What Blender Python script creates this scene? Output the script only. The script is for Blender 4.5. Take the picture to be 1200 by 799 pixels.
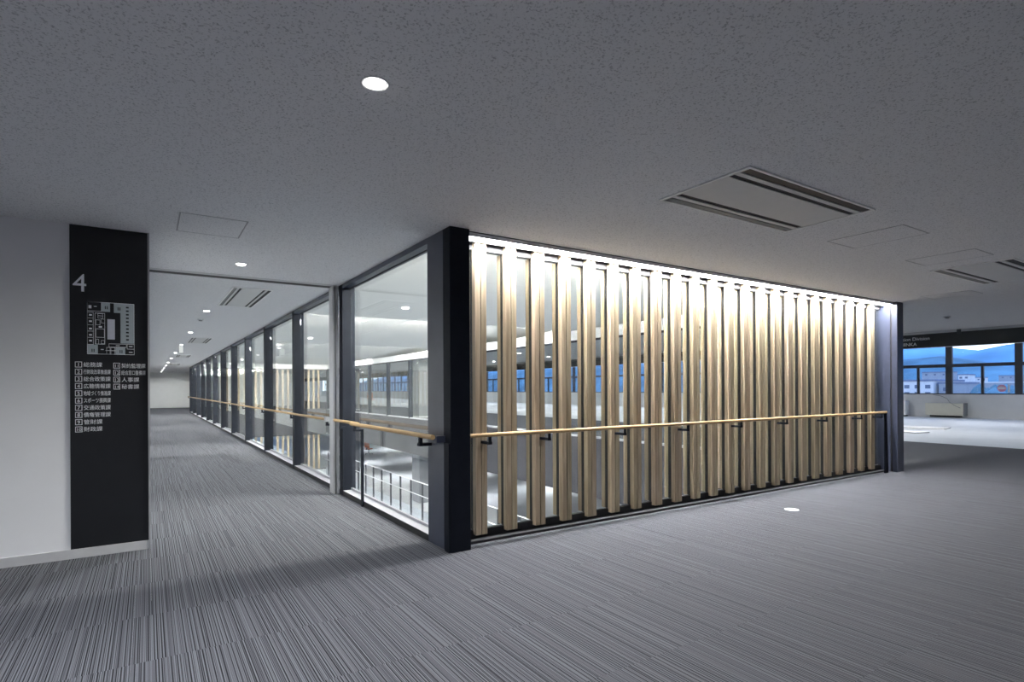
import bpy, bmesh, math, random
from mathutils import Vector, Matrix
random.seed(7)
for o in list(bpy.data.objects): bpy.data.objects.remove(o)
S = bpy.context.scene
COL = S.collection

# ------------------------------------------------------------------ camera
yaw = math.radians(57.1); roll = math.radians(0.28)
d = Vector((math.cos(yaw), math.sin(yaw), 0)); r = Vector((math.sin(yaw), -math.cos(yaw), 0)); u = Vector((0, 0, 1))
cr, sr = math.cos(roll), math.sin(roll)
R_ = cr * r - sr * u; U_ = sr * r + cr * u
CAM = Vector((-2.095, -4.172, 1.357))
cam = bpy.data.cameras.new('camera'); co = bpy.data.objects.new('camera', cam); COL.objects.link(co)
m = Matrix.Identity(4)
for i in range(3):
    m[i][0] = R_[i]; m[i][1] = U_[i]; m[i][2] = -d[i]; m[i][3] = CAM[i]
co.matrix_world = m
cam.sensor_width = 36; cam.lens = 660 / 1200 * 36; cam.shift_y = 55.5 / 1200
cam.clip_start = 0.05; cam.clip_end = 6000
S.camera = co

# ------------------------------------------------------------------ sky, exposure
w = bpy.data.worlds.new('dusk_sky'); S.world = w; w.use_nodes = True
nt = w.node_tree; bg = nt.nodes['Background']
tc = nt.nodes.new('ShaderNodeTexCoord'); sx = nt.nodes.new('ShaderNodeSeparateXYZ'); rp = nt.nodes.new('ShaderNodeValToRGB')
nt.links.new(tc.outputs['Generated'], sx.inputs[0]); nt.links.new(sx.outputs['Z'], rp.inputs[0]); nt.links.new(rp.outputs[0], bg.inputs[0])
rp.color_ramp.elements[0].position = 0.0; rp.color_ramp.elements[0].color = (0.80, 0.90, 1.0, 1)
rp.color_ramp.elements[1].position = 0.5; rp.color_ramp.elements[1].color = (0.22, 0.42, 0.85, 1)
bg.inputs[1].default_value = 2.6
V = S.view_settings
V.view_transform = 'Standard'; V.look = 'None'; V.gamma = 1; V.use_curve_mapping = False
V.exposure = 0.0
P_DOWN = 165.0        # spot power of a ceiling downlight
P_OFFICE = 430.0
E_LED = 165.0         # luminance of the linear light's diffuser

# ------------------------------------------------------------------ materials
M = {}
def mat(name, col, rough=0.6, metal=0.0, bump=None, noise=None, emis=None, spec=0.5):
    mt = bpy.data.materials.new(name); mt.use_nodes = True
    n = mt.node_tree; b = n.nodes['Principled BSDF']
    b.inputs['Base Color'].default_value = (*col, 1); b.inputs['Roughness'].default_value = rough
    b.inputs['Metallic'].default_value = metal; b.inputs['Specular IOR Level'].default_value = spec
    if emis:
        b.inputs['Emission Color'].default_value = (*emis[0], 1); b.inputs['Emission Strength'].default_value = emis[1]
    g = None
    if noise or bump:
        g = n.nodes.new('ShaderNodeNewGeometry')
    if noise:      # (scale, amount): gentle procedural tone variation
        t = n.nodes.new('ShaderNodeTexNoise'); t.inputs['Scale'].default_value = noise[0]; t.inputs['Detail'].default_value = 4
        n.links.new(g.outputs['Position'], t.inputs['Vector'])
        rr = n.nodes.new('ShaderNodeValToRGB'); a = noise[1]
        rr.color_ramp.elements[0].position = .3; rr.color_ramp.elements[1].position = .7
        rr.color_ramp.elements[0].color = (*[c * (1 - a) for c in col], 1); rr.color_ramp.elements[1].color = (*[min(1, c * (1 + a)) for c in col], 1)
        n.links.new(t.outputs['Fac'], rr.inputs[0]); n.links.new(rr.outputs[0], b.inputs['Base Color'])
    if bump:       # (scale, strength, distance)
        t2 = n.nodes.new('ShaderNodeTexNoise'); t2.inputs['Scale'].default_value = bump[0]; t2.inputs['Detail'].default_value = 3
        n.links.new(g.outputs['Position'], t2.inputs['Vector'])
        bp = n.nodes.new('ShaderNodeBump'); bp.inputs['Strength'].default_value = bump[1]; bp.inputs['Distance'].default_value = bump[2]
        n.links.new(t2.outputs['Fac'], bp.inputs['Height']); n.links.new(bp.outputs[0], b.inputs['Normal'])
    M[name] = mt
    return mt

def emit(name, col, strength):
    mt = bpy.data.materials.new(name); mt.use_nodes = True; n = mt.node_tree
    n.nodes.remove(n.nodes['Principled BSDF']); e = n.nodes.new('ShaderNodeEmission')
    e.inputs[0].default_value = (*col, 1); e.inputs[1].default_value = strength
    n.links.new(e.outputs[0], n.nodes['Material Output'].inputs[0]); M[name] = mt

mat('wall_white', (.82, .82, .85), .7, noise=(3, .02), bump=(220, .1, .002))
mat('wall_light', (.74, .75, .76), .7, noise=(3, .02))
mat('black_steel', (.013, .015, .021), .5, noise=(6, .12), spec=.04)
mat('dark_steel', (.042, .049, .076), .36, noise=(6, .08), spec=.3)
mat('rubber_black', (.008, .008, .010), .6, noise=(30, .2))
mat('alu_grey', (.42, .42, .45), .38, .3, noise=(12, .04))
mat('kerb_grey', (.060, .060, .065), .5, 0, noise=(12, .04))
mat('sill_grey', (.42, .42, .45), .45, 0, noise=(12, .04))
mat('trim_light', (.52, .52, .54), .5, noise=(12, .04))
mat('white_plastic', (.72, .72, .72), .45, noise=(10, .02))
mat('rim_white', (.88, .88, .88), .45, noise=(10, .02))
mat('panel_white', (.66, .66, .66), .5, noise=(10, .02))
mat('cream_metal', (.66, .64, .55), .5, noise=(10, .02))
mat('sign_black', (.010, .011, .014), .35, noise=(8, .1))
mat('print_white', (.88, .89, .93), .6, noise=(40, .02))
mat('print_grey', (.42, .47, .51), .6, noise=(40, .03))
mat('print_pale', (.60, .61, .70), .6, noise=(40, .03))
mat('chair_orange', (.52, .12, .05), .8, noise=(40, .1))
mat('spandrel', (.028, .027, .033), .6, noise=(2, .04))
mat('concrete', (.55, .56, .57), .7, noise=(2, .05))
mat('office_floor', (.50, .52, .55), .42, noise=(1.2, .06))
mat('vault_white', (.82, .82, .80), .8, noise=(1, .01))
mat('pillar_grey', (.17, .175, .19), .6, noise=(3, .04))
mat('rail_white', (.75, .76, .78), .35, noise=(10, .02))
mat('frame_dark', (.03, .032, .04), .45, noise=(8, .1))
mat('paper_white', (.85, .86, .88), .6, noise=(8, .02))
mat('cable_grey', (.22, .22, .22), .6, noise=(8, .05))
mat('hill_haze', (.17, .36, .56), 1, noise=(.006, .35))  # blue of the distance haze is put into the base colour
mat('hill_near', (.12, .24, .33), 1, noise=(.02, .4))  # foothill green shifted bluish, haze kept in the colour
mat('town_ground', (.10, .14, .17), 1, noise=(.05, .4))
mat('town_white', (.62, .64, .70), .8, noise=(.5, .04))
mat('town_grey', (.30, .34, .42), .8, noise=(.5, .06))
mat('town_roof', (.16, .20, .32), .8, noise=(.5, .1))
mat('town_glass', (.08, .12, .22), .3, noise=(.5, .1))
mat('sticker_pink', (.80, .36, .50), .6, noise=(30, .05))
emit('lamp_disc', (1.0, .98, .95), 22)
emit('led_strip', (.985, .985, 1.0), E_LED)
emit('cove_led', (1.0, .99, .93), 480)
emit('sign_glow', (.95, 1, .97), .75)

# acoustic ceiling board: pitted white rock wool
def ceiling_mat():
    mt = mat('ceiling_board', (.60, .60, .61), .85)
    n = mt.node_tree; b = n.nodes['Principled BSDF']; g = n.nodes.new('ShaderNodeNewGeometry')
    t = n.nodes.new('ShaderNodeTexNoise'); t.inputs['Scale'].default_value = 105; t.inputs['Detail'].default_value = 3; t.inputs['Roughness'].default_value = .6
    n.links.new(g.outputs['Position'], t.inputs['Vector'])
    rr = n.nodes.new('ShaderNodeValToRGB'); e = rr.color_ramp.elements
    e[0].position = .36; e[0].color = (.50, .50, .52, 1); e[1].position = .45; e[1].color = (.82, .82, .84, 1)
    n.links.new(t.outputs['Fac'], rr.inputs[0]); n.links.new(rr.outputs[0], b.inputs['Base Color'])
    bp = n.nodes.new('ShaderNodeBump'); bp.inputs['Strength'].default_value = .5; bp.inputs['Distance'].default_value = .006
    n.links.new(rr.outputs[0], bp.inputs['Height']); n.links.new(bp.outputs[0], b.inputs['Normal'])
ceiling_mat()

# striped carpet: every tile shifts its own stripe pattern
TILE = 0.68; TX0, TY0 = -0.13, 0.55
def carpet_mat():
    mt = mat('carpet', (.1, .1, .11), .95, spec=.15)
    n = mt.node_tree; b = n.nodes['Principled BSDF']; L = n.links.new
    g = n.nodes.new('ShaderNodeNewGeometry'); s = n.nodes.new('ShaderNodeSeparateXYZ'); L(g.outputs['Position'], s.inputs[0])
    def mth(op, a, bb=None):
        q = n.nodes.new('ShaderNodeMath'); q.operation = op
        for i, v in enumerate((a, bb)):
            if v is None: continue
            if isinstance(v, (int, float)): q.inputs[i].default_value = v
            else: L(v, q.inputs[i])
        return q.outputs[0]
    ix = mth('FLOOR', mth('DIVIDE', mth('SUBTRACT', s.outputs[0], TX0), TILE))
    iy = mth('FLOOR', mth('DIVIDE', mth('SUBTRACT', s.outputs[1], TY0), TILE))
    cx = n.nodes.new('ShaderNodeCombineXYZ'); L(ix, cx.inputs[0]); L(iy, cx.inputs[1])
    wn = n.nodes.new('ShaderNodeTexWhiteNoise'); wn.noise_dimensions = '2D'; L(cx.outputs[0], wn.inputs['Vector'])
    off = mth('MULTIPLY', wn.outputs['Value'], 400.0)
    def stripes(scale, detail, extra):
        t = n.nodes.new('ShaderNodeTexNoise'); t.noise_dimensions = '1D'; t.inputs['Scale'].default_value = 1; t.inputs['Detail'].default_value = detail
        L(mth('ADD', mth('MULTIPLY', s.outputs[0], scale), mth('ADD', off, extra)), t.inputs['W']); return t.outputs['Fac']
    fine = stripes(150, 1.0, 0); broad = stripes(22, 2, 77)
    mixv = mth('ADD', mth('MULTIPLY', fine, .88), mth('MULTIPLY', broad, .12))
    rr = n.nodes.new('ShaderNodeValToRGB'); e = rr.color_ramp.elements
    e[0].position = .405; e[0].color = (.016, .016, .021, 1); e[1].position = .62; e[1].color = (.185, .190, .212, 1)
    k = e.new(.47); k.color = (.100, .102, .116, 1)
    L(mixv, rr.inputs[0])
    pn = n.nodes.new('ShaderNodeTexNoise'); pn.inputs['Scale'].default_value = 330; L(g.outputs['Position'], pn.inputs['Vector'])
    mx = n.nodes.new('ShaderNodeMix'); mx.data_type = 'RGBA'; mx.blend_type = 'MULTIPLY'; mx.inputs[0].default_value = .55
    L(rr.outputs[0], mx.inputs[6]); gr = n.nodes.new('ShaderNodeValToRGB'); L(pn.outputs['Fac'], gr.inputs[0])
    gr.color_ramp.elements[0].position = .3; gr.color_ramp.elements[0].color = (.45, .45, .45, 1); gr.color_ramp.elements[1].position = .65; gr.color_ramp.elements[1].color = (1.15, 1.15, 1.15, 1)
    L(gr.outputs[0], mx.inputs[7]); L(mx.outputs[2], b.inputs['Base Color'])
    bp = n.nodes.new('ShaderNodeBump'); bp.inputs['Strength'].default_value = .35; bp.inputs['Distance'].default_value = .004
    L(mixv, bp.inputs['Height']); L(bp.outputs[0], b.inputs['Normal'])
carpet_mat()

def wood_mat(name, c1, c2, axis, per_object):
    mt = mat(name, c1, .5, spec=.35); n = mt.node_tree; b = n.nodes['Principled BSDF']; L = n.links.new
    g = n.nodes.new('ShaderNodeNewGeometry'); mp = n.nodes.new('ShaderNodeMapping')
    sc = [26, 26, 26]; sc[axis] = 1.3; mp.inputs['Scale'].default_value = sc; L(g.outputs['Position'], mp.inputs[0])
    oi = n.nodes.new('ShaderNodeObjectInfo')
    cxyz = n.nodes.new('ShaderNodeCombineXYZ'); mu = n.nodes.new('ShaderNodeMath'); mu.operation = 'MULTIPLY'; mu.inputs[1].default_value = 60
    L(oi.outputs['Random'], mu.inputs[0]); L(mu.outputs[0], cxyz.inputs[axis]); L(cxyz.outputs[0], mp.inputs['Location'])
    t = n.nodes.new('ShaderNodeTexNoise'); t.inputs['Scale'].default_value = 1; t.inputs['Detail'].default_value = 4; t.inputs['Distortion'].default_value = .6; L(mp.outputs[0], t.inputs['Vector'])
    rr = n.nodes.new('ShaderNodeValToRGB'); e = rr.color_ramp.elements
    e[0].position = .33; e[0].color = (*c2, 1); e[1].position = .62; e[1].color = (*c1, 1); L(t.outputs['Fac'], rr.inputs[0])
    if per_object:
        hs = n.nodes.new('ShaderNodeHueSaturation'); mr = n.nodes.new('ShaderNodeMapRange'); mr.inputs[3].default_value = .74; mr.inputs[4].default_value = 1.10
        L(oi.outputs['Random'], mr.inputs[0]); L(mr.outputs[0], hs.inputs['Value'])
        mr2 = n.nodes.new('ShaderNodeMapRange'); mr2.inputs[3].default_value = .487; mr2.inputs[4].default_value = .508
        wn = n.nodes.new('ShaderNodeTexWhiteNoise'); wn.noise_dimensions = '1D'; L(mu.outputs[0], wn.inputs['W']); L(wn.outputs['Value'], mr2.inputs[0]); L(mr2.outputs[0], hs.inputs['Hue'])
        L(rr.outputs[0], hs.inputs['Color']); L(hs.outputs[0], b.inputs['Base Color'])
    else:
        L(rr.outputs[0], b.inputs['Base Color'])
wood_mat('slat_wood', (.50, .410, .280), (.32, .248, .158), 2, True)
wood_mat('rail_wood_x', (.56, .38, .19), (.42, .27, .13), 0, False)
wood_mat('rail_wood_y', (.56, .38, .19), (.42, .27, .13), 1, False)

def glass_mat(name, tint, ior):
    mt = bpy.data.materials.new(name); mt.use_nodes = True; n = mt.node_tree; n.nodes.remove(n.nodes['Principled BSDF'])
    tr = n.nodes.new('ShaderNodeBsdfTransparent'); tr.inputs[0].default_value = (*tint, 1)
    gl = n.nodes.new('ShaderNodeBsdfGlossy'); gl.inputs['Roughness'].default_value = 0.0; gl.inputs[0].default_value = (.95, .98, .96, 1)
    lw = n.nodes.new('ShaderNodeLayerWeight'); lw.inputs[0].default_value = .5
    pw = n.nodes.new('ShaderNodeMath'); pw.operation = 'POWER'; pw.inputs[1].default_value = 5; n.links.new(lw.outputs['Facing'], pw.inputs[0])
    fr = n.nodes.new('ShaderNodeMath'); fr.operation = 'MULTIPLY_ADD'; fr.inputs[1].default_value = .75; fr.inputs[2].default_value = ior; n.links.new(pw.outputs[0], fr.inputs[0])
    mx = n.nodes.new('ShaderNodeMixShader'); n.links.new(fr.outputs[0], mx.inputs[0]); n.links.new(tr.outputs[0], mx.inputs[1]); n.links.new(gl.outputs[0], mx.inputs[2])
    n.links.new(mx.outputs[0], n.nodes['Material Output'].inputs[0]); M[name] = mt
glass_mat('glass_clear', (.972, .984, .977), .032)
glass_mat('glass_window', (.98, .985, .99), .02)

# ------------------------------------------------------------------ mesh helpers
class MB:
    def __init__(s): s.v = []; s.f = []
    def box(s, x0, x1, y0, y1, z0, z1):
        k = len(s.v)
        s.v += [(x, y, z) for z in (z0, z1) for y in (y0, y1) for x in (x0, x1)]
        s.f += [tuple(k + i for i in q) for q in ((0, 2, 3, 1), (4, 5, 7, 6), (0, 1, 5, 4), (2, 6, 7, 3), (0, 4, 6, 2), (1, 3, 7, 5))]
        return s
    def quad(s, *p):
        k = len(s.v); s.v += list(p); s.f.append(tuple(range(k, k + len(p)))); return s
    def tube(s, p0, p1, rad, n=16, caps=True):
        p0, p1 = Vector(p0), Vector(p1); a = (p1 - p0).normalized()
        h = Vector((0, 0, 1)) if abs(a.z) < .9 else Vector((1, 0, 0)); e1 = a.cross(h).normalized(); e2 = a.cross(e1); k = len(s.v)
        for p in (p0, p1):
            for i in range(n):
                t = 2 * math.pi * i / n; s.v.append(tuple(p + rad * (math.cos(t) * e1 + math.sin(t) * e2)))
        for i in range(n): j = (i + 1) % n; s.f.append((k + i, k + n + i, k + n + j, k + j))
        if caps: s.f.append(tuple(k + i for i in range(n))); s.f.append(tuple(k + n + i for i in reversed(range(n))))
        return s
    def prism(s, prof, axis, a0, a1):     # polygon profile extruded along an axis
        k = len(s.v); n = len(prof)
        for a in (a0, a1):
            for (p, q) in prof: s.v.append({'x': (a, p, q), 'y': (p, a, q), 'z': (p, q, a)}[axis])
        for i in range(n): j = (i + 1) % n; s.f.append((k + i, k + j, k + n + j, k + n + i))
        s.f.append(tuple(k + i for i in reversed(range(n)))); s.f.append(tuple(k + n + i for i in range(n)))
        return s
    def lathe(s, prof, cx, cy, n=24):     # (radius, z) rings about a vertical axis
        k = len(s.v)
        for (rr, z) in prof:
            for i in range(n): t = 2 * math.pi * i / n; s.v.append((cx + rr * math.cos(t), cy + rr * math.sin(t), z))
        for a in range(len(prof) - 1):
            for i in range(n): j = (i + 1) % n; s.f.append((k + a * n + i, k + a * n + j, k + (a + 1) * n + j, k + (a + 1) * n + i))
        return s
    def mesh(s, name, m):
        me = bpy.data.meshes.new(name); me.from_pydata(s.v, [], s.f); me.materials.append(M[m])
        bm = bmesh.new(); bm.from_mesh(me); bmesh.ops.recalc_face_normals(bm, faces=bm.faces); bm.to_mesh(me); bm.free(); me.update()
        return me
    def build(s, name, m, parent=None, bevel=0, smooth=False):
        me = s.mesh(name, m); o = bpy.data.objects.new(name, me); COL.objects.link(o)
        if parent: o.parent = parent
        if smooth:
            for p in me.polygons: p.use_smooth = True
            me.set_sharp_from_angle(angle=math.radians(35))
        if bevel:
            b = o.modifiers.new('bevel', 'BEVEL'); b.width = bevel; b.segments = 2; b.limit_method = 'ANGLE'
        return o
def tag(o, label=None, cat=None, group=None, kind=None):
    if label: o['label'] = label
    if cat: o['category'] = cat
    if group: o['group'] = group
    if kind: o['kind'] = kind
    return o
def empty(name, loc=(0, 0, 0)):
    o = bpy.data.objects.new(name, None); COL.objects.link(o); o.location = loc; o.empty_display_size = .1; return o
def part(name, mesh, parent, loc=(0, 0, 0)):
    o = bpy.data.objects.new(name, mesh); COL.objects.link(o); o.parent = parent; o.location = loc; return o
def copy_tree(o, parent=None):
    c = o.copy(); COL.objects.link(c); c.parent = parent
    for ch in list(o.children): copy_tree(ch, c)
    return c
def text_mesh(name, body, size, m, parent, loc, rot, align='LEFT', depth=0.0008, sx=1.0):
    cu = bpy.data.curves.new('txt', 'FONT'); cu.body = body; cu.size = size; cu.align_x = align; cu.extrude = depth; cu.resolution_u = 3
    t = bpy.data.objects.new('txt', cu); COL.objects.link(t)
    bpy.context.view_layer.update()
    me = bpy.data.meshes.new_from_object(t.evaluated_get(bpy.context.evaluated_depsgraph_get()))
    bpy.data.objects.remove(t); bpy.data.curves.remove(cu)
    me.materials.clear(); me.materials.append(M[m]); me.name = name
    for v in me.vertices: v.co.x *= sx
    o = part(name, me, parent, loc); o.rotation_euler = rot
    return o

H = 2.7; YE = 112.0
# ================================================================== SETTING
# floor: slab, carpet tiles as parts, the far tiles joined
fl = MB()
fl.box(-9, 13.7, -10, 0.14, -.5, -.006).box(-9, 0, .14, 1.7, -.5, -.006).box(-2.2, 0, 1.7, 46, -.5, -.006).box(8.2, 13.7, .14, YE, -.5, -.006).box(0, 8.2, 34.75, 46, -.5, -.006)
floor = tag(fl.build('floor', 'concrete'), 'grey striped carpet tile floor of the lobby and corridor', kind='structure')
def pix(p):
    q = Vector(p) - CAM; z = q.dot(d)
    if z < .2: return None
    return 600 + q.dot(R_) / z * 660, 455 - q.dot(U_) / z * 660
cands = []; rest = []
regions = [(-9, 13.7, -10, 0.14), (-9, -2.08, .14, 1.58), (-2.08, 0, .14, 46), (8.2, 13.7, .14, YE), (0, 8.2, 34.75, 46)]
def clipped(ix, iy, rg):
    x0, x1 = TX0 + ix * TILE, TX0 + (ix + 1) * TILE; y0, y1 = TY0 + iy * TILE, TY0 + (iy + 1) * TILE
    x0, x1, y0, y1 = max(x0, rg[0]), min(x1, rg[1]), max(y0, rg[2]), min(y1, rg[3])
    return (x0, x1, y0, y1) if x1 - x0 > .01 and y1 - y0 > .01 else None
for rg in regions:
    for ix in range(int((rg[0] - TX0) // TILE), int((rg[1] - TX0) // TILE) + 1):
        for iy in range(int((rg[2] - TY0) // TILE), int((rg[3] - TY0) // TILE) + 1):
            c = clipped(ix, iy, rg)
            if not c: continue
            pts = [pix((x, y, 0)) for x in c[:2] for y in c[2:]]
            vis = any(p and -5 < p[0] < 1205 and p[1] < 805 for p in pts)
            if c[0] < -2.2 and c[2] > 1.5: vis = False
            cx_, cy_ = (c[0] + c[1]) / 2, (c[2] + c[3]) / 2
            area = 0
            if vis and all(pts): 
                xs = [p[0] for p in pts]; ys = [p[1] for p in pts]; area = (max(xs) - min(xs)) * (max(ys) - min(ys))
            (cands if vis else rest).append((-(area or 9e9) if vis else 0, c))
cands.sort(key=lambda t: t[0])
tile_meshes = {}
for k, (_, c) in enumerate(cands):
    if k >= 300: rest.append((0, c)); continue
    key = (round(c[1] - c[0], 3), round(c[3] - c[2], 3))
    if key not in tile_meshes:
        tile_meshes[key] = MB().box(.0004, key[0] - .0004, .0004, key[1] - .0004, -.006, 0).mesh('carpet_tile', 'carpet')
    part('carpet_tile', tile_meshes[key], floor, (c[0], c[2], 0))
rm = MB()
for _, c in rest: rm.box(c[0] + .0004, c[1] - .0004, c[2] + .0004, c[3] - .0004, -.006, 0)
tag(rm.build('distant_carpet_tiles', 'carpet', floor), kind='stuff')

of = MB().box(13.7, 27.6, -10, YE, -.5, -.004).build('office_floor', 'office_floor'); tag(of, 'pale smooth floor of the empty office by the windows', kind='structure')

ce = MB()
ce.box(-9, 14, -10, .27, H, H + .3).box(-9, -2.2, .27, 1.72, H, H + .3).box(-2.2, .0, .27, 46, H, H + .3).box(8.15, 14, .27, YE, H, H + .3).box(0, 8.15, 34.7, 46, H, H + .3)
ceiling = tag(ce.build('ceiling', 'ceiling_board'), 'pitted white acoustic board ceiling', kind='structure')
oc = tag(MB().box(14.0, 27.6, -10, YE, 3.35, 3.6).build('office_ceiling', 'wall_light'), 'higher white ceiling over the window side of the office', kind='structure')
tag(MB().box(13.95, 14.03, -10, YE, 2.64, 3.35).build('trim_1', 'trim_light'), 'pale bulkhead edge of the lobby ceiling above the sign band', kind='structure')

tag(MB().box(-9, -2.08, 1.58, 1.72, 0, H).build('wall_left', 'wall_white'), 'grey white wall carrying the black directory board', kind='structure')
tag(MB().box(-2.22, -2.08, 1.72, 46, 0, H).build('wall_corridor', 'wall_light'), 'white left wall of the corridor', kind='structure')
tag(MB().box(-2.2, 8.15, 46, 46.15, 0, H).build('wall_corridor_end', 'wall_light'), 'white end wall of the long corridor', kind='structure')
tag(MB().box(-9.1, -9, -10, 1.7, 0, H).build('wall_far_left', 'wall_light'), kind='structure')
tag(MB().box(-9, 27.6, -10.15, -10, 0, 3.4).build('wall_back', 'wall_light'), kind='structure')
tag(MB().box(-9, -2.10, 1.565, 1.58, 0, .075).build('baseboard_left', 'trim_light'), 'pale baseboard under the directory wall', kind='structure')
tag(MB().box(-2.092, -2.078, 1.56, 1.58, 0, H).build('trim_2', 'alu_grey'), 'thin metal corner bead at the end of the directory wall', kind='structure')

# fire shutter guide and its ceiling slot at the mouth of the corridor
sh = empty('fire_shutter', (-1.04, 3.3, 0)); tag(sh, 'pale steel shutter guide and slim ceiling slot at the corridor mouth', 'shutter')
g = MB().box(-.075, -.05, 3.22, 3.40, 0, H).box(-.035, -.001, 3.22, 3.40, 0, H); x = g.build('guide_rail', 'trim_light', sh); x.matrix_parent_inverse = sh.matrix_world.inverted(); 
x = MB().box(-.05, -.035, 3.25, 3.38, 0, H).build('guide_slot', 'rubber_black', sh)
x = MB().box(-2.079, -.04, 3.16, 3.26, H - .004, H).box(-2.079, -.04, 3.40, 3.43, H - .004, H).build('slot_frame', 'trim_light', sh)
x = MB().box(-2.079, -.04, 3.26, 3.40, H - .0035, H).build('slot', 'rubber_black', sh)
for c in sh.children: c.location = (1.04, -3.3, 0)
for c in sh.children: c.matrix_parent_inverse.identity()

# ---- west glazing along the corridor
NB = 12; Y0 = 3.2; BAY = 2.84
gw = tag(empty('wall_glazed_west'), 'long dark framed glass wall beside the corridor', kind='structure')
mull = MB().box(0, .16, -.15, 0, 0, H).mesh('mullion', 'black_steel')
for k in range(NB): part('mullion', mull, gw, (0, Y0 + BAY * k, 0))
spans = [(.45, Y0 - .15)] + [(Y0 + BAY * k, Y0 + BAY * (k + 1) - .15) for k in range(NB - 1)]
for (a, b) in spans:
    p = MB().box(.105, .117, a + .01, b - .01, .075, 2.665).build('pane', 'glass_clear', gw)
    MB().box(0, .02, a, b, 0, .058).build('kick_plate', 'rubber_black', gw)
    MB().box(.0, .10, a, b, .058, .062).box(.02, .16, a, b, 0, .058).build('sill', 'sill_grey', gw)
    MB().box(.10, .125, a, b, .062, .088).build('glazing_bead', 'alu_grey', gw)
    MB().box(0, .10, a, b, 2.648, H).box(.1, .16, a, b, 2.662, H).build('head_rail', 'dark_steel', gw)
    MB().box(.085, .10, a, b, 2.638, 2.648).build('head_bead', 'rubber_black', gw)

# ---- corner column
cc = empty('corner_column'); tag(cc, 'dark steel column at the near corner of the slat wall', 'column')
MB().box(0, .185, 0, .13, 0, H).build('front_casing', 'black_steel', cc, .003)
MB().box(.0, .12, .13, .45, 0, H).build('side_casing', 'dark_steel', cc, .003)
MB().box(-.012, 0, .012, .10, 0, .90).build('cover_plate', 'black_steel', cc)

# ---- far column of the slat wall
fc = empty('end_column', (7.97, 0, 0)); tag(fc, 'blue grey steel column at the far end of the slat wall', 'column')
MB().box(-.10, .11, 0, .075, 0, H).build('front_casing', 'dark_steel', fc, .003)
MB().box(-.09, .11, .075, .10, 0, H).build('slot', 'rubber_black', fc)
MB().box(-.10, .11, .10, .31, 0, H).build('rear_casing', 'dark_steel', fc, .003)
MB().box(-.085, .11, .31, .40, 0, H).build('glazing_channel', 'rubber_black', fc)

# ---- slat wall
PITCH = .3232; X1 = .405; NS = 23
ss = empty('slat_screen', (0, .2, 0)); tag(ss, 'wall of upright pale wooden slats against glass beside the lobby', 'slat screen')
bl = MB().box(-.0575, -.0045, 0, .055, .053, 2.66).mesh('board', 'slat_wood'); br = MB().box(.0045, .0575, 0, .055, .053, 2.66).mesh('board', 'slat_wood')
sm = MB().box(-.0045, .0045, .012, .055, .056, 2.66).mesh('slat', 'rubber_black')
rmesh = MB().box(-.0575, .0575, 0, .058, .092, 2.60).mesh('rear_slat', 'slat_wood')
mm = MB().box(-.0576, .057, .0, .042, .05, 2.68).mesh('mullion_plate', 'rubber_black')
for i in range(NS):
    s_ = part('slat', sm, ss, (X1 + i * PITCH, 0, 0))
    part('board', bl, s_); part('board', br, s_)
    part('mullion_plate', mm, s_, (0, .055, 0)); part('rear_slat', rmesh, s_, (0, .097, 0))
for i in range(NS + 1):
    xa = X1 + (i - 1) * PITCH + .058 if i else .186; xb = X1 + i * PITCH - .058 if i < NS else 7.88
    MB().box(xa, xb, .061, .071, .085, 2.61).build('pane', 'glass_clear', ss)
MB().box(.186, 7.885, .05, .12, -.02, .088).build('base_rail', 'rubber_black', ss)
MB().box(.186, 7.885, .085, .10, .088, .094).build('glazing_bead', 'alu_grey', ss)
MB().box(.186, 7.885, .05, .12, 2.60, 2.70).build('head_rail', 'kerb_grey', ss)
MB().box(.186, 7.87, .0, .05, -.02, .018).build('recess_tray', 'rubber_black', ss)
tag(MB().box(.186, 7.865, .146, .198, .020, .023).build('trim_3', 'kerb_grey'), 'pale metal strip capping the floor kerb of the slat wall', kind='structure')
tag(MB().box(.186, 7.865, .14, .20, -.02, .020).build('trim_4', 'rubber_black'), 'black kerb edge under the slat wall', kind='structure')

# ---- linear light above the slats
ll = empty('linear_light', (4.03, .12, 2.66)); tag(ll, 'long glowing linear light along the top of the slat wall', 'light')
x = MB().box(-3.84, 3.84, -.062, -.054, 0, .04).box(-3.84, 3.84, -.054, .054, .03, .04).build('housing', 'rim_white', ll)
x = MB().box(-3.83, 3.83, -.052, .052, .003, .009).build('diffuser', 'led_strip', ll)
MB().box(-3.84, 3.84, .054, .074, -.007, .04).build('rear_lip', 'cable_grey', ll)
MB().box(-3.84, 3.84, -.066, -.062, .034, .04).build('shadow_gap', 'rubber_black', ll)

# ================================================================== ATRIUM beyond the glass
AX0, AX1 = .12, 8.0
VZ, VH = 3.0, .42
lips = [0.35, 8.52, 17.0, 25.6, 34.6]
va = tag(empty('ceiling_atrium'), 'white curved vault ceiling of the atrium with hidden cove lights', kind='structure')
for k in range(4):
    y0, y1 = lips[k], lips[k + 1]; n = 20; prof = []
    for i in range(n + 1):
        t = i / n; yy = y0 + .06 + (y1 - y0 - .06) * t
        prof.append((yy, VZ + VH * (1 - t) ** .8 ))
    pts = prof + [(y1, VZ + .05)] + [(p, q + .06) for (p, q) in reversed(prof[:-1])]
    MB().prism(pts, 'x', AX0, AX1 + 1.5).build('vault', 'vault_white', va, smooth=True)
    MB().box(AX0, AX1 + 1.5, y0 - .02, y0 + .06, VZ - .004 if k else VZ + .05, VZ + VH + .06).build('riser', 'vault_white', va)
    MB().box(AX0 + .9, AX1 - .9, y0 + .07, y0 + .13, VZ + .06, VZ + .20).build('cove_lamp', 'cove_led', va)
tag(MB().box(.0, .12, .45, 34.7, H + .3, 3.85).box(0.06, .12, .45, 34.7, H, H + .3).build('wall_atrium_west', 'vault_white'), kind='structure')
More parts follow.
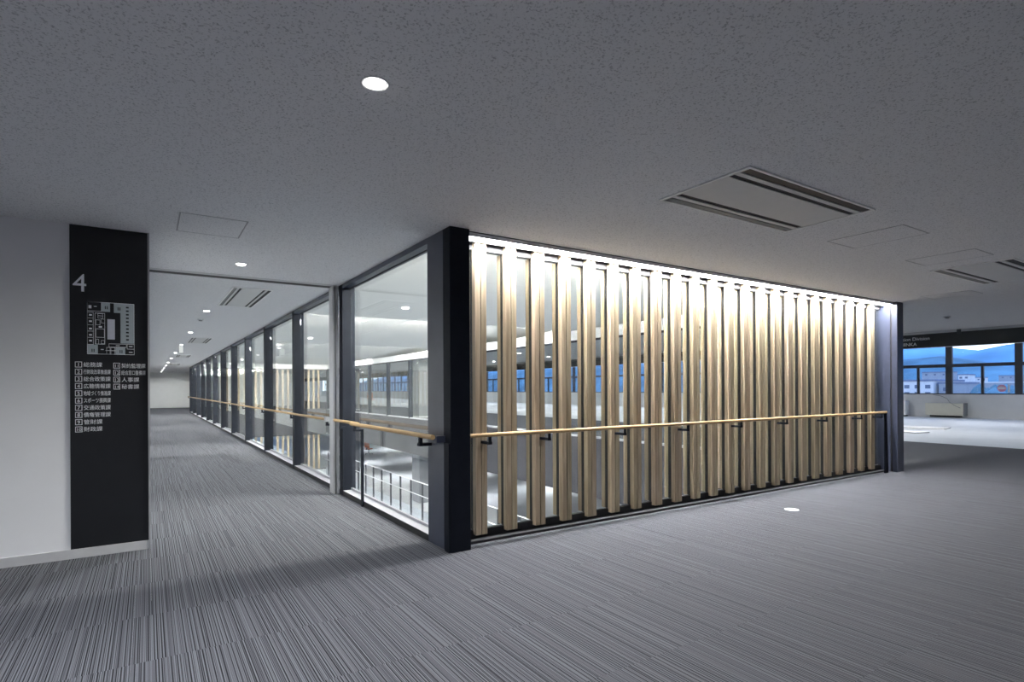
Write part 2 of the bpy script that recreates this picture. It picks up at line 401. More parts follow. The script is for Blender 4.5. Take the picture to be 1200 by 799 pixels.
tag(MB().box(9.45, 9.55, .3, 34.7, H + .3, 3.85).build('wall_atrium_east', 'vault_white'), 'white upstand above the east glass of the atrium', kind='structure')
tag(MB().box(.12, 9.5, .27, .33, H, 3.85).build('wall_atrium_south', 'vault_white'), kind='structure')
tag(MB().box(.12, 9.5, 34.62, 34.70, H, 3.85).build('wall_atrium_north', 'vault_white'), kind='structure')

# east glazing
ge = tag(empty('wall_glazed_east'), 'dark framed glass wall on the far side of the atrium', kind='structure')
for k in range(NB): part('mullion', mull, ge, (8.0, Y0 + BAY * k, 0))
for (a, b) in spans:
    MB().box(8.06, 8.072, a + .01, b - .01, .05, 2.66).build('pane', 'glass_clear', ge)
    MB().box(8.0, 8.14, a, b, 2.655, H).build('head_rail', 'black_steel', ge)
    MB().box(8.0, 8.14, a, b, 0.0, .05).build('sill', 'sill_grey', ge)
# spandrels of the floor slab round the void
tag(MB().box(8.0, 8.15, .3, 34.7, -1.6, 0).box(8.15, 27.6, -2, YE, -1.6, -.5).build('slab_east', 'spandrel'), 'grey floor slab edge across the atrium', kind='structure')
tag(MB().box(0, 8.0, 34.6, 34.75, -1.6, 0).box(0, 8.0, 34.75, 46, -1.6, -.5).build('slab_north', 'spandrel'), 'grey floor slab edge at the far end of the atrium', kind='structure')
tag(MB().box(0, .12, .3, 34.6, -1.6, -.02).build('slab_west', 'spandrel'), kind='structure')
tag(MB().box(0, 8.0, .2, .3, -1.6, -.02).build('slab_south', 'spandrel'), kind='structure')
# lower storey
tag(MB().box(8.0, 27.6, -2, 60.2, -4.6, -4).box(0, 8, 34.6, 46, -4.6, -4).box(-6, 0.1, .3, 46, -4.6, -4).build('floor_lower', 'office_floor'), 'pale floor of the storey below', kind='structure')
tag(MB().box(8.0, 27.6, 60, 60.2, -4, -1.6).box(20, 20.2, -2, 60, -4, -1.6).build('wall_lower', 'wall_light'), 'white wall of the storey below', kind='structure')
tag(MB().box(-6, 28, -2, 50, -8.2, -8).build('floor_bottom', 'office_floor'), kind='structure')
tag(MB().box(8.0, 8.1, .3, 34.6, -8, -4.6).box(0, 8, 34.6, 34.7, -8, -4.6).build('wall_bottom', 'wall_light'), kind='structure')
# lower railing
lr = empty('guard_railing', (7.85, 17, -4)); tag(lr, 'white two-rail guard railing on the storey below, across the atrium', 'railing')
for z in (1.28, .71): MB().tube((0, -16.5, z), (0, 17.4, z), .022, 8).build('rail', 'rail_white', lr)
pm = MB().box(-.03, .03, -.045, .045, -.4, 1.26).mesh('post', 'frame_dark')
for k in range(27): part('post', pm, lr, (.03, -16.2 + 1.26 * k, 0))
# pillars
for (x0, y0_, lab) in ((8.55, 20.3, 'grey structural pillar behind the east glass of the atrium, nearer one'), (8.55, 31.7, 'grey structural pillar behind the east glass of the atrium, farther one')):
    p = empty('pillar', (x0, y0_, 0)); tag(p, lab, 'pillar', 'office pillars')
    MB().box(-.0, .85, 0, .85, 0, H).build('upper_shaft', 'pillar_grey', p, .01); MB().box(0, .85, 0, .85, -4, -1.6).build('lower_shaft', 'pillar_grey', p, .01)
    MB().box(-.01, .86, -.01, .86, 0, .08).build('base_trim', 'trim_light', p)
# north slat screens
def far_screen(name, lab, z0, z1):
    f = empty(name, (0, 34.5, z0)); tag(f, lab, 'slat screen')
    hgt = z1 - z0
    a = MB().box(-.0575, -.004, 0, .14, .06, hgt - .05).box(.004, .0575, 0, .14, .06, hgt - .05).box(-.004, .004, .01, .13, .06, hgt - .05).mesh('slat', 'slat_wood')
    for i in range(NS): part('slat', a, f, (X1 + i * PITCH, 0, 0))
    MB().box(.15, 7.99, .05, .09, 0, .07).build('base_rail', 'rubber_black', f)
    MB().box(.15, 7.99, .05, .09, hgt - .07, hgt).build('head_rail', 'black_steel', f)
    MB().box(.15, 7.99, .065, .075, .07, hgt - .07).build('pane', 'glass_clear', f)
    MB().box(.2, 7.9, .20, .30, hgt - .05, hgt - .045).build('light_strip', 'led_far', f)
    return f
emit('led_far', (1, .97, .9), 15)
far_screen('far_slat_screen', 'far lit slat screen closing the end of the atrium on this storey', 0, H)
far_screen('lower_slat_screen', 'far lit slat screen on the storey below at the atrium end', -4, -1.6)

# ================================================================== OFFICE windows
WX = 27.5
BW = 2.36; nb = 0
yy = 3.815 - 6 * BW
bays = []
while yy < YE - BW:
    nb += 1
    wb = empty('window_%d' % nb, (WX, yy, 0)); bays.append(wb); yy += BW
for i, wb in enumerate(bays):
    tag(wb, 'dark framed office window with two sashes below one transom light', kind='structure')
protos = {}
def bay_meshes(width):
    if 'f' in protos: return protos
    hw = width / 2
    protos['frame'] = (MB().box(-.06, .06, 0, .12, 1.0, 3.2).box(-.06, .06, width - .12, width, 1.0, 3.2).box(-.06, .06, .12, width - .12, 1.0, 1.05).box(-.06, .06, .12, width - .12, 3.1, 3.2).mesh('frame', 'frame_dark'))
    protos['transom'] = MB().box(-.06, .06, .12, width - .12, 2.19, 2.33).mesh('transom', 'frame_dark')
    protos['sash_stile'] = MB().box(-.05, .05, hw - .045, hw + .045, 1.05, 2.19).mesh('sash_stile', 'frame_dark')
    protos['latch'] = MB().box(-.09, -.05, hw - .085, hw - .045, 1.58, 1.68).mesh('latch', 'frame_dark')
    protos['pane'] = MB().box(-.005, .005, .12, hw - .045, 1.05, 2.19).mesh('pane', 'glass_window')
    protos['pane '] = MB().box(-.005, .005, hw + .045, width - .12, 1.05, 2.19).mesh('pane', 'glass_window')
    protos['pane  '] = MB().box(-.005, .005, .12, width - .12, 2.33, 3.1).mesh('pane', 'glass_window')
    protos['f'] = None
    return protos
for wb in bays:
    for nme, me in bay_meshes(BW).items():
        if me: part(nme.strip(), me, wb)
tag(MB().box(27.42, 27.6, -10, YE, -.5, 1.0).box(27.42, 27.6, -10, YE, 3.2, 3.6).build('wall_windows', 'wall_light'), 'white window wall of the office', kind='structure')
tag(MB().box(8.0, 27.6, YE, YE + .15, -.5, 3.6).build('wall_north', 'wall_light'), 'white far end wall of the office', kind='structure')
tag(MB().box(8.0, 8.15, 46.15, YE, 0, 2.7).build('wall_return', 'wall_light'), kind='structure')

# ---- hanging sign band at the edge of the office
sb = empty('sign_band', (13.98, 0, 2.31)); tag(sb, 'long black hanging sign band with white department lettering', 'sign')
MB().box(-.03, .01, -9.9, YE - .1, 0, .33).build('board', 'sign_black', sb)
MB().box(-.034, .012, -9.9, YE - .1, -.012, 0).build('edge_trim', 'print_white', sb)
bmk = MB().box(-.05, -.03, -.04, .04, .28, .40).mesh('bracket', 'frame_dark')
for k in range(22): part('bracket', bmk, sb, (0, 1.24 - 5 + 5 * k, 0))
RZ = (math.radians(90), 0, math.radians(-90))
text_mesh('lettering', 'Promotion Division', .115, 'print_white', sb, (-.032, 1.83, .185), RZ, 'RIGHT')
text_mesh('lettering', 'SHINKA', .115, 'print_white', sb, (-.032, 2.11, .055), RZ, 'RIGHT')
text_mesh('number', '3', .30, 'print_white', sb, (-.032, 14.2, .06), RZ, 'LEFT')
text_mesh('number', '2', .30, 'print_white', sb, (-.032, 17.9, .06), RZ, 'LEFT')

# ================================================================== HANDRAILS
def bracket_y(parent, y, xr, z, wall_x):      # rail parallel to Y
    b = MB().box(xr - .012, xr + .012, y - .006, y + .006, z - .06, z - .016)
    b.box(xr - .012, wall_x, y - .018, y + .018, z - .072, z - .052)
    return b
h1 = empty('handrail', (.0, .1, 0)); tag(h1, 'round wooden handrail on black brackets in front of the slat wall', 'handrail')
HZ = .952
MB().tube((.19, -.03, HZ), (7.66, -.03, HZ), .018, 20).build('rail', 'rail_wood_x', h1, smooth=True)
for i in (0, 2, 5, 8, 11, 14, 17, 20, 22):
    xs = X1 + i * PITCH + .012
    MB().box(xs - .014, xs + .014, -.036, -.024, HZ - .07, HZ - .014).box(xs - .02, xs + .02, -.036, .10, HZ - .085, HZ - .06).build('bracket', 'black_steel', h1, .002)
MB().prism([(7.60, 0), (7.70, 0), (7.655, HZ - .015), (7.60, HZ - .015)], 'y', -.04, -.02).build('end_post', 'black_steel', h1)

h2 = empty('handrail', (-.1, 1.3, 0)); tag(h2, 'short wooden handrail on a post before the near glass pane', 'handrail')
MB().tube((0, -1.17, HZ), (0, 1.08, HZ), .021, 20).build('rail', 'rail_wood_y', h2, smooth=True)
MB().tube((.035, .93, HZ + .006), (.035, 1.9, HZ + .006), .019, 20).build('rear_rail', 'rail_wood_y', h2, smooth=True)
MB().box(.075, .099, .925, .965, 0, HZ - .06).build('post', 'black_steel', h2)
MB().box(-.012, .099, .925, .965, HZ - .08, HZ - .06).box(-.012, .012, .935, .955, HZ - .06, HZ - .015).build('bracket', 'black_steel', h2)
MB().box(-.012, .10, -.93, -.87, HZ - .095, HZ - .07).box(-.014, .014, -.93, -.90, HZ - .07, HZ - .015).build('bracket', 'black_steel', h2)
MB().box(.02, .10, -1.20, -1.16, HZ - .045, HZ + .01).build('end_return', 'dark_steel', h2)
MB().box(.02, .10, 1.6, 1.64, HZ - .09, HZ - .06).box(.02, .05, 1.6, 1.62, HZ - .06, HZ - .01).build('bracket', 'black_steel', h2)

h3 = empty('handrail', (-.07, 20, 0)); tag(h3, 'long wooden handrail along the corridor glass', 'handrail')
MB().tube((0, -16.45, HZ), (0, 14.6, HZ), .019, 16).build('rail', 'rail_wood_y', h3, smooth=True)
MB().box(-.024, .024, -16.50, -16.40, HZ - .03, HZ + .03).build('end_cap', 'alu_grey', h3)
for k in range(12):
    y = Y0 + BAY * k + (.35 if k == 0 else -.22) - 20
    MB().box(-.012, .012, y - .02, y + .02, HZ - .06, HZ - .015).box(-.012, .07, y - .03, y + .03, HZ - .085, HZ - .058).build('bracket', 'black_steel', h3)
MB().box(-.012, .07, 14.55, 14.65, HZ - .04, HZ + .03).build('end_return', 'black_steel', h3)

# ================================================================== DIRECTORY BOARD
db = empty('directory_board', (-2.353, 1.572, 0)); tag(db, 'tall black floor directory board with a plan and department list', 'sign')
MB().box(-.267, .262, 0, .006, .075, H).build('panel', 'sign_black', db)
TX = lambda wx: wx + 2.353
RS = (math.radians(90), 0, 0)
SC = .0093 * .62
def lx(px): return -2.588 + (px - 88) * (.397 / 69.0) + 2.353     # picture column on the board
# big 4
text_mesh('numeral', '4', .205, 'print_white', db, (TX(-2.602), -.002, 2.162), RS, 'LEFT', sx=.93)
# floor plan graphic, laid out on a 100 x 100 grid
PX0, PX1, PZ0, PZ1 = TX(-2.508), TX(-2.188), 1.655, 2.085
def gp(a, b): return PX0 + (PX1 - PX0) * a / 100, PZ1 - (PZ1 - PZ0) * b / 100
def fill(mb, a0, b0, a1, b1, dy=-.001):
    x0, z1 = gp(a0, b0); x1, z0 = gp(a1, b1); mb.box(x0, x1, dy, 0, z0, z1)
def outline(mb, a0, b0, a1, b1, t=1.0):
    fill(mb, a0, b0, a1, b0 + t, -.0012); fill(mb, a0, b1 - t, a1, b1, -.0012); fill(mb, a0, b0, a0 + t, b1, -.0012); fill(mb, a1 - t, b0, a1, b1, -.0012)
for q4 in ((30, 0, 48, 18), (56, 0, 70, 19), (70, 0, 100, 78), (0, 82, 22, 100), (59, 85, 80, 100)):
    a = MB(); fill(a, *q4); a.build('office_area', 'print_grey', db)
a = MB(); fill(a, 42, 32, 58, 71); a.build('void_area', 'print_pale', db)
a = MB()
outline(a, 0, 0, 100, 100, .8); outline(a, 0, 0, 30, 18, .7); outline(a, 0, 20, 13, 82, .7)
for q in (31, 44, 56, 68): fill(a, 0, q, 13, q + .7, -.0012)
for q in (22, 34, 48, 60, 71): fill(a, 4, q + 2, 10, q + 5, -.0012)
outline(a, 16, 21, 37, 81, .8); outline(a, 18, 34, 27, 44, .7); outline(a, 18, 51, 36, 68, .7); outline(a, 22, 22, 33, 31, .6)
fill(a, 22, 26, 33, 26.8, -.0012); outline(a, 29, 32, 37, 40, .6); fill(a, 24, 46, 31, 49, -.0012); outline(a, 18, 71, 24, 81, .6); outline(a, 29, 73, 36, 80, .6)
outline(a, 45, 79, 83, 86, .7); outline(a, 84, 79, 100, 89, .7); outline(a, 40, 86, 48, 100, .7); outline(a, 49, 86, 58, 100, .7); fill(a, 38, 92, 60, 93, -.0012)
fill(a, 88, 83, 96, 84.5, -.0012); fill(a, 88, 94, 96, 95.5, -.0012); fill(a, 28, 90, 34, 91.5, -.0012); fill(a, 14, 8, 20, 9.5, -.0012); fill(a, 3, 7, 9, 13, -.0012); fill(a, 60, 82, 68, 83, -.0012)
a.build('plan_lines', 'print_white', db)
a = MB()
for q in range(10): fill(a, 82, 6 + q * 7, 88, 9 + q * 7, -.0014)
for (p, q) in ((37, 7), (64, 8), (9, 90), (68, 91)): fill(a, p, q, p + 2, q + 6, -.0014); fill(a, p + 4, q, p + 6, q + 6, -.0014)
a.build('plan_marks', 'sign_black', db)
rows1 = ['総務課', '行財政改革推進課', '総合政策課', '広聴情報課', '地域づくり推進課', 'スポーツ振興課', '交通政策課', '債権管理課', '管財課', '財政課']
rows2 = ['契約監理課', '総合窓口整備課', '人事課', '秘書課']
def entry(num, name, wx, z, width):
    f = MB(); s = .046; t = .004
    x0 = TX(wx); f.box(x0, x0 + s, -.001, 0, z, z + t).box(x0, x0 + s, -.001, 0, z + s - t, z + s).box(x0, x0 + t, -.001, 0, z, z + s).box(x0 + s - t, x0 + s, -.001, 0, z, z + s)
    o = f.build('number_box', 'print_white', db)
    text_mesh('number', num, .040 if len(num) == 1 else .036, 'print_white', o, (x0 + s / 2, -.001, z + .009), RS, 'CENTER')
    fs = .042
    nat = len(name) * fs * .98; k = min(1, width / nat)
    text_mesh('department_name', name, fs, 'print_white', db, (x0 + s + .008, -.001, z + .007), RS, 'LEFT', sx=k)
for i, n_ in enumerate(rows1): entry(str(i + 1), n_, -2.588, 1.545 - i * .0585, .178)
for i, n_ in enumerate(rows2): entry(str(i + 11), n_, -2.334, 1.540 - i * .0585, .168)

# ================================================================== CEILING FITTINGS
def downlight(name, loc, lab, power, group, rad=.045, cone=158, col=(.94, .965, 1.0)):
    t = empty(name, loc); tag(t, lab, 'light', group)
    key = 'dl%.3f' % rad
    if key not in protos:
        protos[key] = (MB().lathe([(rad, -.001), (rad + .012, -.004), (rad + .016, -.003), (rad + .017, 0)], 0, 0).mesh('trim_ring', 'white_plastic'),
                       MB().lathe([(.0005, -.014), (rad * .6, -.012), (rad * .92, -.006), (rad, -.001)], 0, 0).mesh('lens', 'lamp_disc'))
    part('trim_ring', protos[key][0], t); part('lens', protos[key][1], t)
    if power:
        L = bpy.data.lights.new('lamp', 'SPOT'); L.energy = power; L.spot_size = math.radians(cone); L.spot_blend = .9; L.shadow_soft_size = .05; L.color = col
        o = bpy.data.objects.new('lamp', L); COL.objects.link(o); o.parent = t; o.location = (0, 0, -.03)
    return t
ords = ['largest nearest downlight in the lobby ceiling', 'downlight in the ceiling just before the corridor mouth', 'first downlight inside the corridor past the shutter slot', 'second downlight inside the corridor', 'third downlight inside the corridor by the hanging sign', 'fourth downlight inside the corridor', 'fifth downlight inside the corridor', 'sixth downlight inside the corridor', 'seventh downlight inside the corridor', 'eighth downlight inside the corridor', 'ninth downlight inside the corridor', 'last downlight before the corridor end wall']
for k in range(12):
    downlight('downlight', (-1.25, min(-1.77 + 4.235 * k, 44.4), H), ords[k], P_DOWN * (.45 if k == 11 else 1), 'downlights along the corridor')
downlight('downlight', (-1.25, -6.0, H), 'downlight in the lobby ceiling behind the viewer', P_DOWN, 'downlights along the corridor')
for (x, y, lab) in ((-3.33, -1.77, 'lobby downlight in front of the directory wall, left of the picture'), (-5.4, -1.77, 'lobby downlight far to the left of the picture'), (-3.33, -6.0, 'lobby downlight behind the viewer on the left')):
    downlight('downlight', (x, y, H), lab, P_DOWN * 1.5, 'lobby downlights')
def vault_z(y):
    for k in range(4):
        if lips[k] <= y < lips[k + 1]:
            t = (y - lips[k] - .06) / (lips[k + 1] - lips[k] - .06); return VZ + VH * (1 - max(0, t)) ** .8
    return VZ
for k, y in enumerate((7.2, 10.1, 15.6, 21.1, 26.7, 32)):
    downlight('downlight', (2.55, y, vault_z(y) - .012), 'small downlight in the atrium vault, %s from the slat wall' % ['nearest', 'second', 'third', 'fourth', 'fifth', 'sixth'][k], 60, 'downlights in the atrium vault', .07, 120)
kk = 0
ORD = ['nearest', 'second', 'third', 'fourth', 'fifth', 'sixth', 'seventh', 'eighth', 'ninth', 'tenth', 'eleventh', 'twelfth', 'thirteenth', 'fourteenth', 'fifteenth', 'sixteenth']
for (xx, ys) in ((9.8, (-5, 3, 8, 13.7, 19, 23.8, 27.7, 33, 39, 44, 52, 60, 70, 84, 100)), (12.3, (-3, 4, 10, 15.2, 19.7, 24, 28.6, 34, 40, 45, 53, 62, 72, 86, 102))):
    for k, y in enumerate(ys):
        downlight('downlight', (xx, y, H), '%s downlight of the row %s the office side ceiling' % (ORD[k], 'by the atrium glass in' if xx < 11 else 'by the sign band in'), 170, 'office side downlights', .07)
for k, y in enumerate((-6, -1, 4, 9, 14, 20, 26, 32, 38, 45, 53, 62, 72, 83, 95, 106)):
    for xx in (17.5, 23.5):
        downlight('downlight', (xx, y, 3.35), '%s downlight of the high office ceiling row %s' % (ORD[k], 'next to the sign band' if xx < 20 else 'next to the windows'), P_OFFICE * (1 if y < 12 else 2.4), 'office window side downlights', .09, 130, (1, .98, .96))
for k, y in enumerate((4, 12, 20, 28, 36, 44)):
    for xx in (11, 16):
        downlight('downlight', (xx, y, -1.6), '%s downlight on the storey below, %s row' % (ORD[k], 'atrium side' if xx < 13 else 'wall side'), 650, 'lower storey downlights', .08, 150)
for x in (2, 5): downlight('downlight', (x, 38, H), 'ceiling downlight behind the %s half of the far slat screen' % ('left' if x < 3 else 'right'), 90, 'north corridor downlights', .08, 110)
for x in (2, 6): downlight('downlight', (x, 38, -1.6), 'downlight behind the %s half of the lower far slat screen' % ('left' if x < 3 else 'right'), 90, 'lower north downlights', .08, 130)

def cassette(loc, rz, lx_, ly_, lab):
    t = empty('air_conditioner', loc); t.rotation_euler = (0, 0, rz); tag(t, lab, 'air conditioner', 'ceiling cassette air conditioners')
    X, Y = lx_ / 2, ly_ / 2; fw = .02
    MB().box(-X, X, -Y, -Y + fw, -.010, 0).box(-X, X, Y - fw, Y, -.010, 0).box(-X, -X + fw, -Y + fw, Y - fw, -.010, 0).box(X - fw, X, -Y + fw, Y - fw, -.010, 0).build('frame', 'rim_white', t, .002)
    MB().box(-X + fw, X - fw, -Y + fw, Y - fw, -.002, 0).build('shade_backing', 'rubber_black', t)  # thin black sheet painted in for the shade inside the slots
    MB().box(-X + fw, X - fw, -Y * .52, Y * .52, -.008, -.002).build('centre_panel', 'panel_white', t, .002)
    for s in (-1, 1):
        y = s * Y * .695; MB().box(-X + .03, X - .03, y - Y * .055, y + Y * .055, -.009, -.003).build('louver', 'panel_white', t)
        y = s * Y * .86; o = MB().box(-X + .03, X - .03, -Y * .075, Y * .075, -.0015, .0015).build('air_flap', 'cable_grey' if s > 0 else 'rubber_black', t); o.location = (0, y, -.006)  # flap towards the linear light coloured as lit, the opposite one as shaded
        MB().box(s * (X - fw) - .012, s * (X - fw) + .012, -Y + fw, Y - fw, -.0098, -.002).build('end_bar', 'panel_white', t)
cassette((1.75, -1.735, H), 0, 1.56, .72, 'large ceiling cassette air conditioner above the lobby, nearest')
cassette((6.33, -1.70, H), 0, 1.60, .76, 'ceiling cassette air conditioner at the right edge of the picture')
for k, lab in enumerate(('ceiling cassette air conditioner inside the corridor, nearest the mouth', 'second ceiling cassette air conditioner along the corridor', 'third ceiling cassette air conditioner along the corridor', 'farthest ceiling cassette air conditioner along the corridor')):
    cassette((-.91, 4.9 + 8.37 * k, H), math.radians(90), 1.88, .50, lab)

def hatch(x0, x1, y0, y1, lab):
    t = empty('access_panel', ((x0 + x1) / 2, (y0 + y1) / 2, H)); tag(t, lab, 'access panel', 'ceiling access panels')
    X, Y = (x1 - x0) / 2, (y1 - y0) / 2; f = .007
    MB().box(-X, X, -Y, -Y + f, -.003, 0).box(-X, X, Y - f, Y, -.003, 0).box(-X, -X + f, -Y, Y, -.003, 0).box(X - f, X, -Y, Y, -.003, 0).build('frame', 'alu_grey', t)
    MB().box(-X + f, X - f, -Y + f, Y - f, -.0012, 0).build('gap', 'cable_grey', t)
    MB().box(-X + .011, X - .011, -Y + .011, Y - .011, -.0025, 0).build('door_leaf', 'ceiling_board', t)
hatch(-1.89, -1.41, .75, 1.335, 'square access panel in the ceiling near the black directory board')
hatch(3.17, 3.66, -2.02, -1.39, 'access panel in the ceiling just right of the large air conditioner')
hatch(4.69, 5.17, -2.02, -1.41, 'access panel in the ceiling between the two lobby air conditioners')
hatch(7.60, 8.05, -1.04, -.42, 'access panel in the ceiling beside the end column')

def detector(loc, lab):
    t = empty('smoke_detector', loc); tag(t, lab, 'detector')
    MB().lathe([(.055, 0), (.055, -.012), (.045, -.02), (.0005, -.02)], 0, 0).build('base', 'white_plastic', t, smooth=True)
    MB().lathe([(.03, -.02), (.03, -.034), (.0005, -.036)], 0, 0).build('sensor', 'cable_grey', t, smooth=True)
detector((-1.245, 8.03, H), 'small smoke detector on the corridor ceiling')
detector((10.87, .39, H), 'small smoke detector on the ceiling beyond the end column')

ex = empty('hanging_sign', (-1.28, 14.85, H)); tag(ex, 'small lit white box sign hanging in the corridor', 'sign')
MB().tube((0, 0, 0), (0, 0, -.06), .012, 10).build('stem', 'white_plastic', ex)
MB().box(-.055, .055, -.13, .13, -.27, -.06).build('box', 'white_plastic', ex, .004)
MB().box(-.045, .045, -.133, -.131, -.26, -.07).build('face', 'sign_glow', ex)

fo = empty('floor_outlet', (3.885, -.615, 0)); tag(fo, 'round pale metal floor outlet cover on the carpet', 'floor outlet')
MB().lathe([(.075, 0), (.073, .004), (.060, .006), (.0005, .006)], 0, 0, 32).build('cover', 'paper_white', fo, smooth=True)
MB().box(-.02, .02, -.006, .006, .006, .0075).build('latch', 'alu_grey', fo)

# ================================================================== OFFICE THINGS
he = empty('convector_heater', (27.15, 6.19, .0)); tag(he, 'low cream convector heater under the office windows', 'heater')
MB().box(-.15, .15, -.72, .72, .09, .62).build('casing', 'cream_metal', he, .01)
MB().box(-.155, .15, -.74, -.68, .085, .63).build('end_panel', 'pillar_grey', he)
MB().box(-.12, .14, -.55, .55, .02, .09).build('plinth', 'rubber_black', he)
MB().box(-.12, .12, -.65, .65, .62, .628).build('outlet_grille', 'alu_grey', he)
wbx = empty('white_cabinet', (27.1, 8.3, 0)); tag(wbx, 'white low cabinet by the end column, under the windows', 'cabinet')
MB().box(-.2, .2, -.65, .65, .05, .70).build('body', 'paper_white', wbx, .01); MB().box(-.17, .18, -.6, .6, 0, .05).build('plinth', 'rubber_black', wbx)
cab = empty('white_cabinet', (10.55, 25.1, 0)); tag(cab, 'small white cabinet beside the grey pillar across the atrium', 'cabinet')
MB().box(-.25, .25, -.3, .3, .04, 1.0).build('body', 'paper_white', cab, .01); MB().box(-.262, -.25, -.28, .28, .06, .98).build('door', 'paper_white', cab, .004); MB().box(-.22, .22, -.26, .26, 0, .04).build('plinth', 'rubber_black', cab)
cm = MB(); cp = [(27.40, 6.75, .98), (27.38, 6.45, .93), (27.32, 6.2, .82), (27.02, 6.0, .66), (26.985, 5.8, .52), (26.985, 5.6, .42)]
for p_, q_ in zip(cp, cp[1:]): cm.tube(p_, q_, .009, 6)
tag(cm.build('cable', 'cable_grey'), 'thin grey cable drooping across the heater', 'cable')
for (x, y, sx_, sy_, rz, lab) in ((19.2, 4.25, .5, .9, .2, 'larger white sheet lying on the pale office floor'), (16.9, 3.62, .3, .55, -.2, 'smaller white sheet lying on the pale office floor')):
    p = MB().box(-sx_, sx_, -sy_, sy_, 0, .03).build('white_sheet', 'paper_white', None, .004); p.location = (x, y, -.004); p.rotation_euler = (0, 0, rz); tag(p, lab, 'sheet', 'sheets on the office floor')

def chair(loc, rz, lab):
    t = empty('office_chair', loc); t.rotation_euler = (0, 0, rz); tag(t, lab, 'chair', 'orange office chairs')
    MB().box(-.25, .25, -.24, .24, .42, .50).build('seat', 'chair_orange', t, .03)
    MB().box(-.24, .24, .20, .26, .55, 1.08).build('backrest', 'chair_orange', t, .03)
    MB().box(-.03, .03, .22, .28, .40, .60).build('back_support', 'frame_dark', t)
    MB().tube((0, 0, .08), (0, 0, .42), .03, 10).build('gas_column', 'frame_dark', t)
    b = MB(); cs = MB()
    for k in range(5):
        a_ = 2 * math.pi * k / 5; q = (.30 * math.cos(a_), .30 * math.sin(a_))
        MB().tube((0, 0, .10), (*q, .07), .018, 8).build('leg', 'frame_dark', t)
        MB().tube((q[0] - .015, q[1], .03), (q[0] + .015, q[1], .03), .03, 10).build('caster', 'frame_dark', t)
chair((14.2, 43.6, 0), 2.5, 'orange office chair on this storey seen through the near glass pane')
chair((13.1, 41.0, -4), 2.2, 'orange office chair on the storey below seen through the near glass pane')

st = empty('window_sticker', (27.40, 4.36, 1.26)); tag(st, 'round pink sticker with white mark on the office window pane', 'sticker')
MB().tube((.085, 0, 0), (.09, 0, 0), .15, 24).build('disc', 'sticker_pink', st)
MB().box(.080, .085, -.12, .12, -.03, .03).box(.080, .085, -.09, .09, .05, .075).build('mark', 'paper_white', st)
MB().box(.085, .09, -.26, -.19, -.16, .16).build('side_label', 'paper_white', st)

# ================================================================== OUTSIDE
tag(MB().quad((29, -700, -16), (1600, -700, -10), (1600, 1600, -10), (29, 1600, -16)).build('town_ground', 'town_ground'), 'dim blue ground of the town beyond the windows', kind='structure')
def ridge(name, xb, prof, depth, m, lab):
    mb = MB(); ny = 90; ya, yb = prof[0][0], prof[-1][0]; rnd = random.Random(3)
    def hh(y):
        for (p, q), (p2, q2) in zip(prof, prof[1:]):
            if p <= y <= p2: return q + (q2 - q) * (y - p) / (p2 - p)
        return prof[-1][1]
    rows = []
    for j, (dx, hk) in enumerate(((0, 0), (depth * .3, .35), (depth * .6, .75), (depth * .85, .95), (depth, 1.0), (depth * 1.3, .8))):
        row = []
        for i in range(ny + 1):
            y = ya + (yb - ya) * i / ny
            row.append((xb + dx, y, -14 + (hh(y) + 14) * hk + (rnd.uniform(-1, 1) * 3 if 0 < j < 4 else rnd.uniform(-.6, .6))))
        rows.append(row)
    k = 0
    for row in rows: mb.v += row
    for j in range(len(rows) - 1):
        for i in range(ny): a_ = j * (ny + 1) + i; mb.f.append((a_, a_ + 1, a_ + ny + 2, a_ + ny + 1))
    o = mb.build(name, m, smooth=True); tag(o, lab, kind='structure'); return o
ridge('hills', 1150, [(-900, 95), (200, 98), (395, 91), (425, 84), (450, 78.5), (463, 77), (478, 78.5), (500, 83), (530, 90), (610, 101), (900, 120), (1500, 110), (2600, 120), (4000, 90)], 350, 'hill_haze', 'haze blue wooded mountain ridge behind the town')
ridge('near_hills', 700, [(-500, 18), (120, 24), (200, 30), (235, 22), (270, 34), (300, 40), (400, 34), (900, 50), (2500, 40)], 150, 'hill_near', 'darker wooded foothills behind the town')
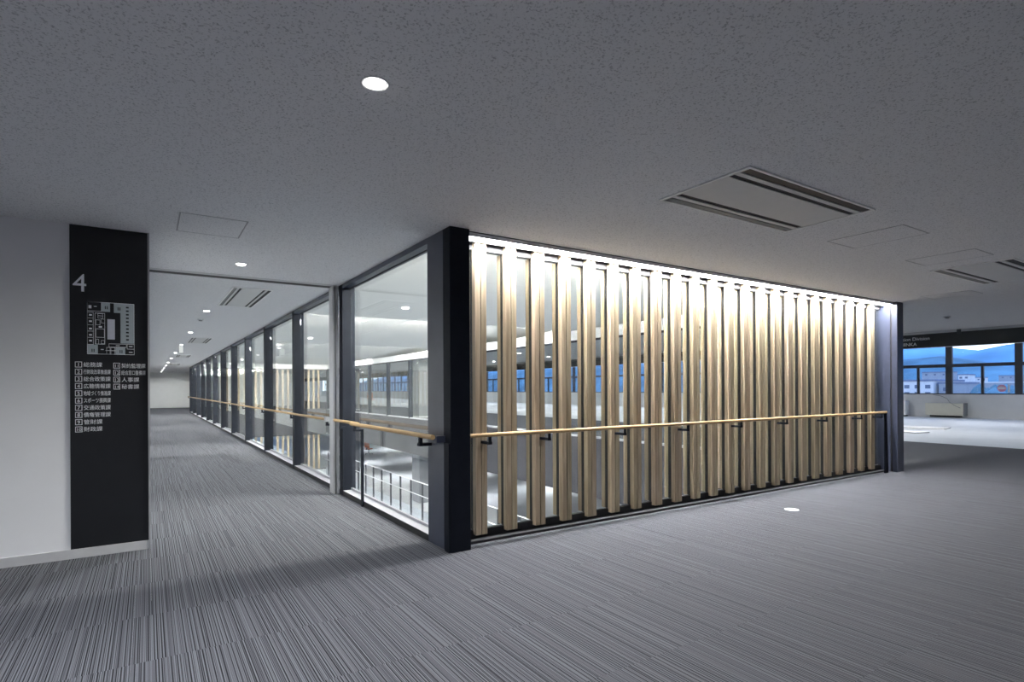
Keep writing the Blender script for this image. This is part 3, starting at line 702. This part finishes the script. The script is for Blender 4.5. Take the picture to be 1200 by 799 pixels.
def building(name, x, y0, y1, ztop, depth, m, lab, floors=0, cols=0, roof=None, z0=-15):
    t = empty(name, (x, (y0 + y1) / 2, z0)); tag(t, lab, 'building', 'town buildings')
    W2 = (y1 - y0) / 2; Hh = ztop - z0
    MB().box(0, depth, -W2, W2, 0, Hh).build('wall', m, t)
    MB().box(-.15, depth + .15, -W2 - .15, W2 + .15, Hh, Hh + .35).build('roof', roof or 'town_roof', t)
    if floors:
        me = MB().box(-.06, .0, -.42, .42, -.34, .34).mesh('window', 'town_glass')
        for f_ in range(floors):
            for c_ in range(cols):
                part('window', me, t, (0, -W2 + (c_ + .5) * 2 * W2 / cols, Hh - 1.0 - f_ * 1.35))
building('apartment_block', 120, 41.0, 60, 2.3, 14, 'town_white', 'pale apartment block with rows of windows, left of the view outside', 4, 11)
building('apartment_wing', 121, 38.3, 40.5, 1.8, 12, 'town_grey', 'bluish wing adjoining the pale apartment block', 4, 1)
building('white_house', 260, 81.2, 84.6, 5.6, 6, 'town_white', 'small white house standing above the roofs outside', 1, 2)
building('long_shed', 200, 50.5, 61, 2.2, 10, 'town_grey', 'long low shed with a pale roof edge outside the right window', 0, 0, 'town_white')
rb = random.Random(5)
for k in range(14):
    x = 300 + k * 22; y = x * .19 + rb.uniform(0, x * .24); wd = rb.uniform(5, 12)
    building('town_building', x, y, y + wd, rb.uniform(2.5, 9), 10, ['town_grey', 'town_white', 'town_roof'][k % 3], '%s distant %s town building counting outwards below the hills' % (['first', 'second', 'third', 'fourth', 'fifth'][k // 3], ['grey', 'white', 'dark blue'][k % 3]), 1, 3)
tr = MB(); rt = random.Random(9)
for k in range(170):
    x = rt.uniform(75, 190); y = (x + 2.1) * rt.uniform(.245, .318) - 4.2; rr_ = rt.uniform(.7, 1.5); z = rt.uniform(-3.0, -.2) + (x - 75) * .006
    tr.lathe([(.05, z + rr_ * 1.2), (rr_ * .55, z + rr_ * .8), (rr_, z), (rr_ * .8, z - rr_ * .8), (.2, z - rr_ * 1.4), (.2, -15.6)], x, y, 8)
tag(tr.build('distant_trees', 'hill_near'), 'dim blue green trees scattered through the town', 'trees', kind='stuff')
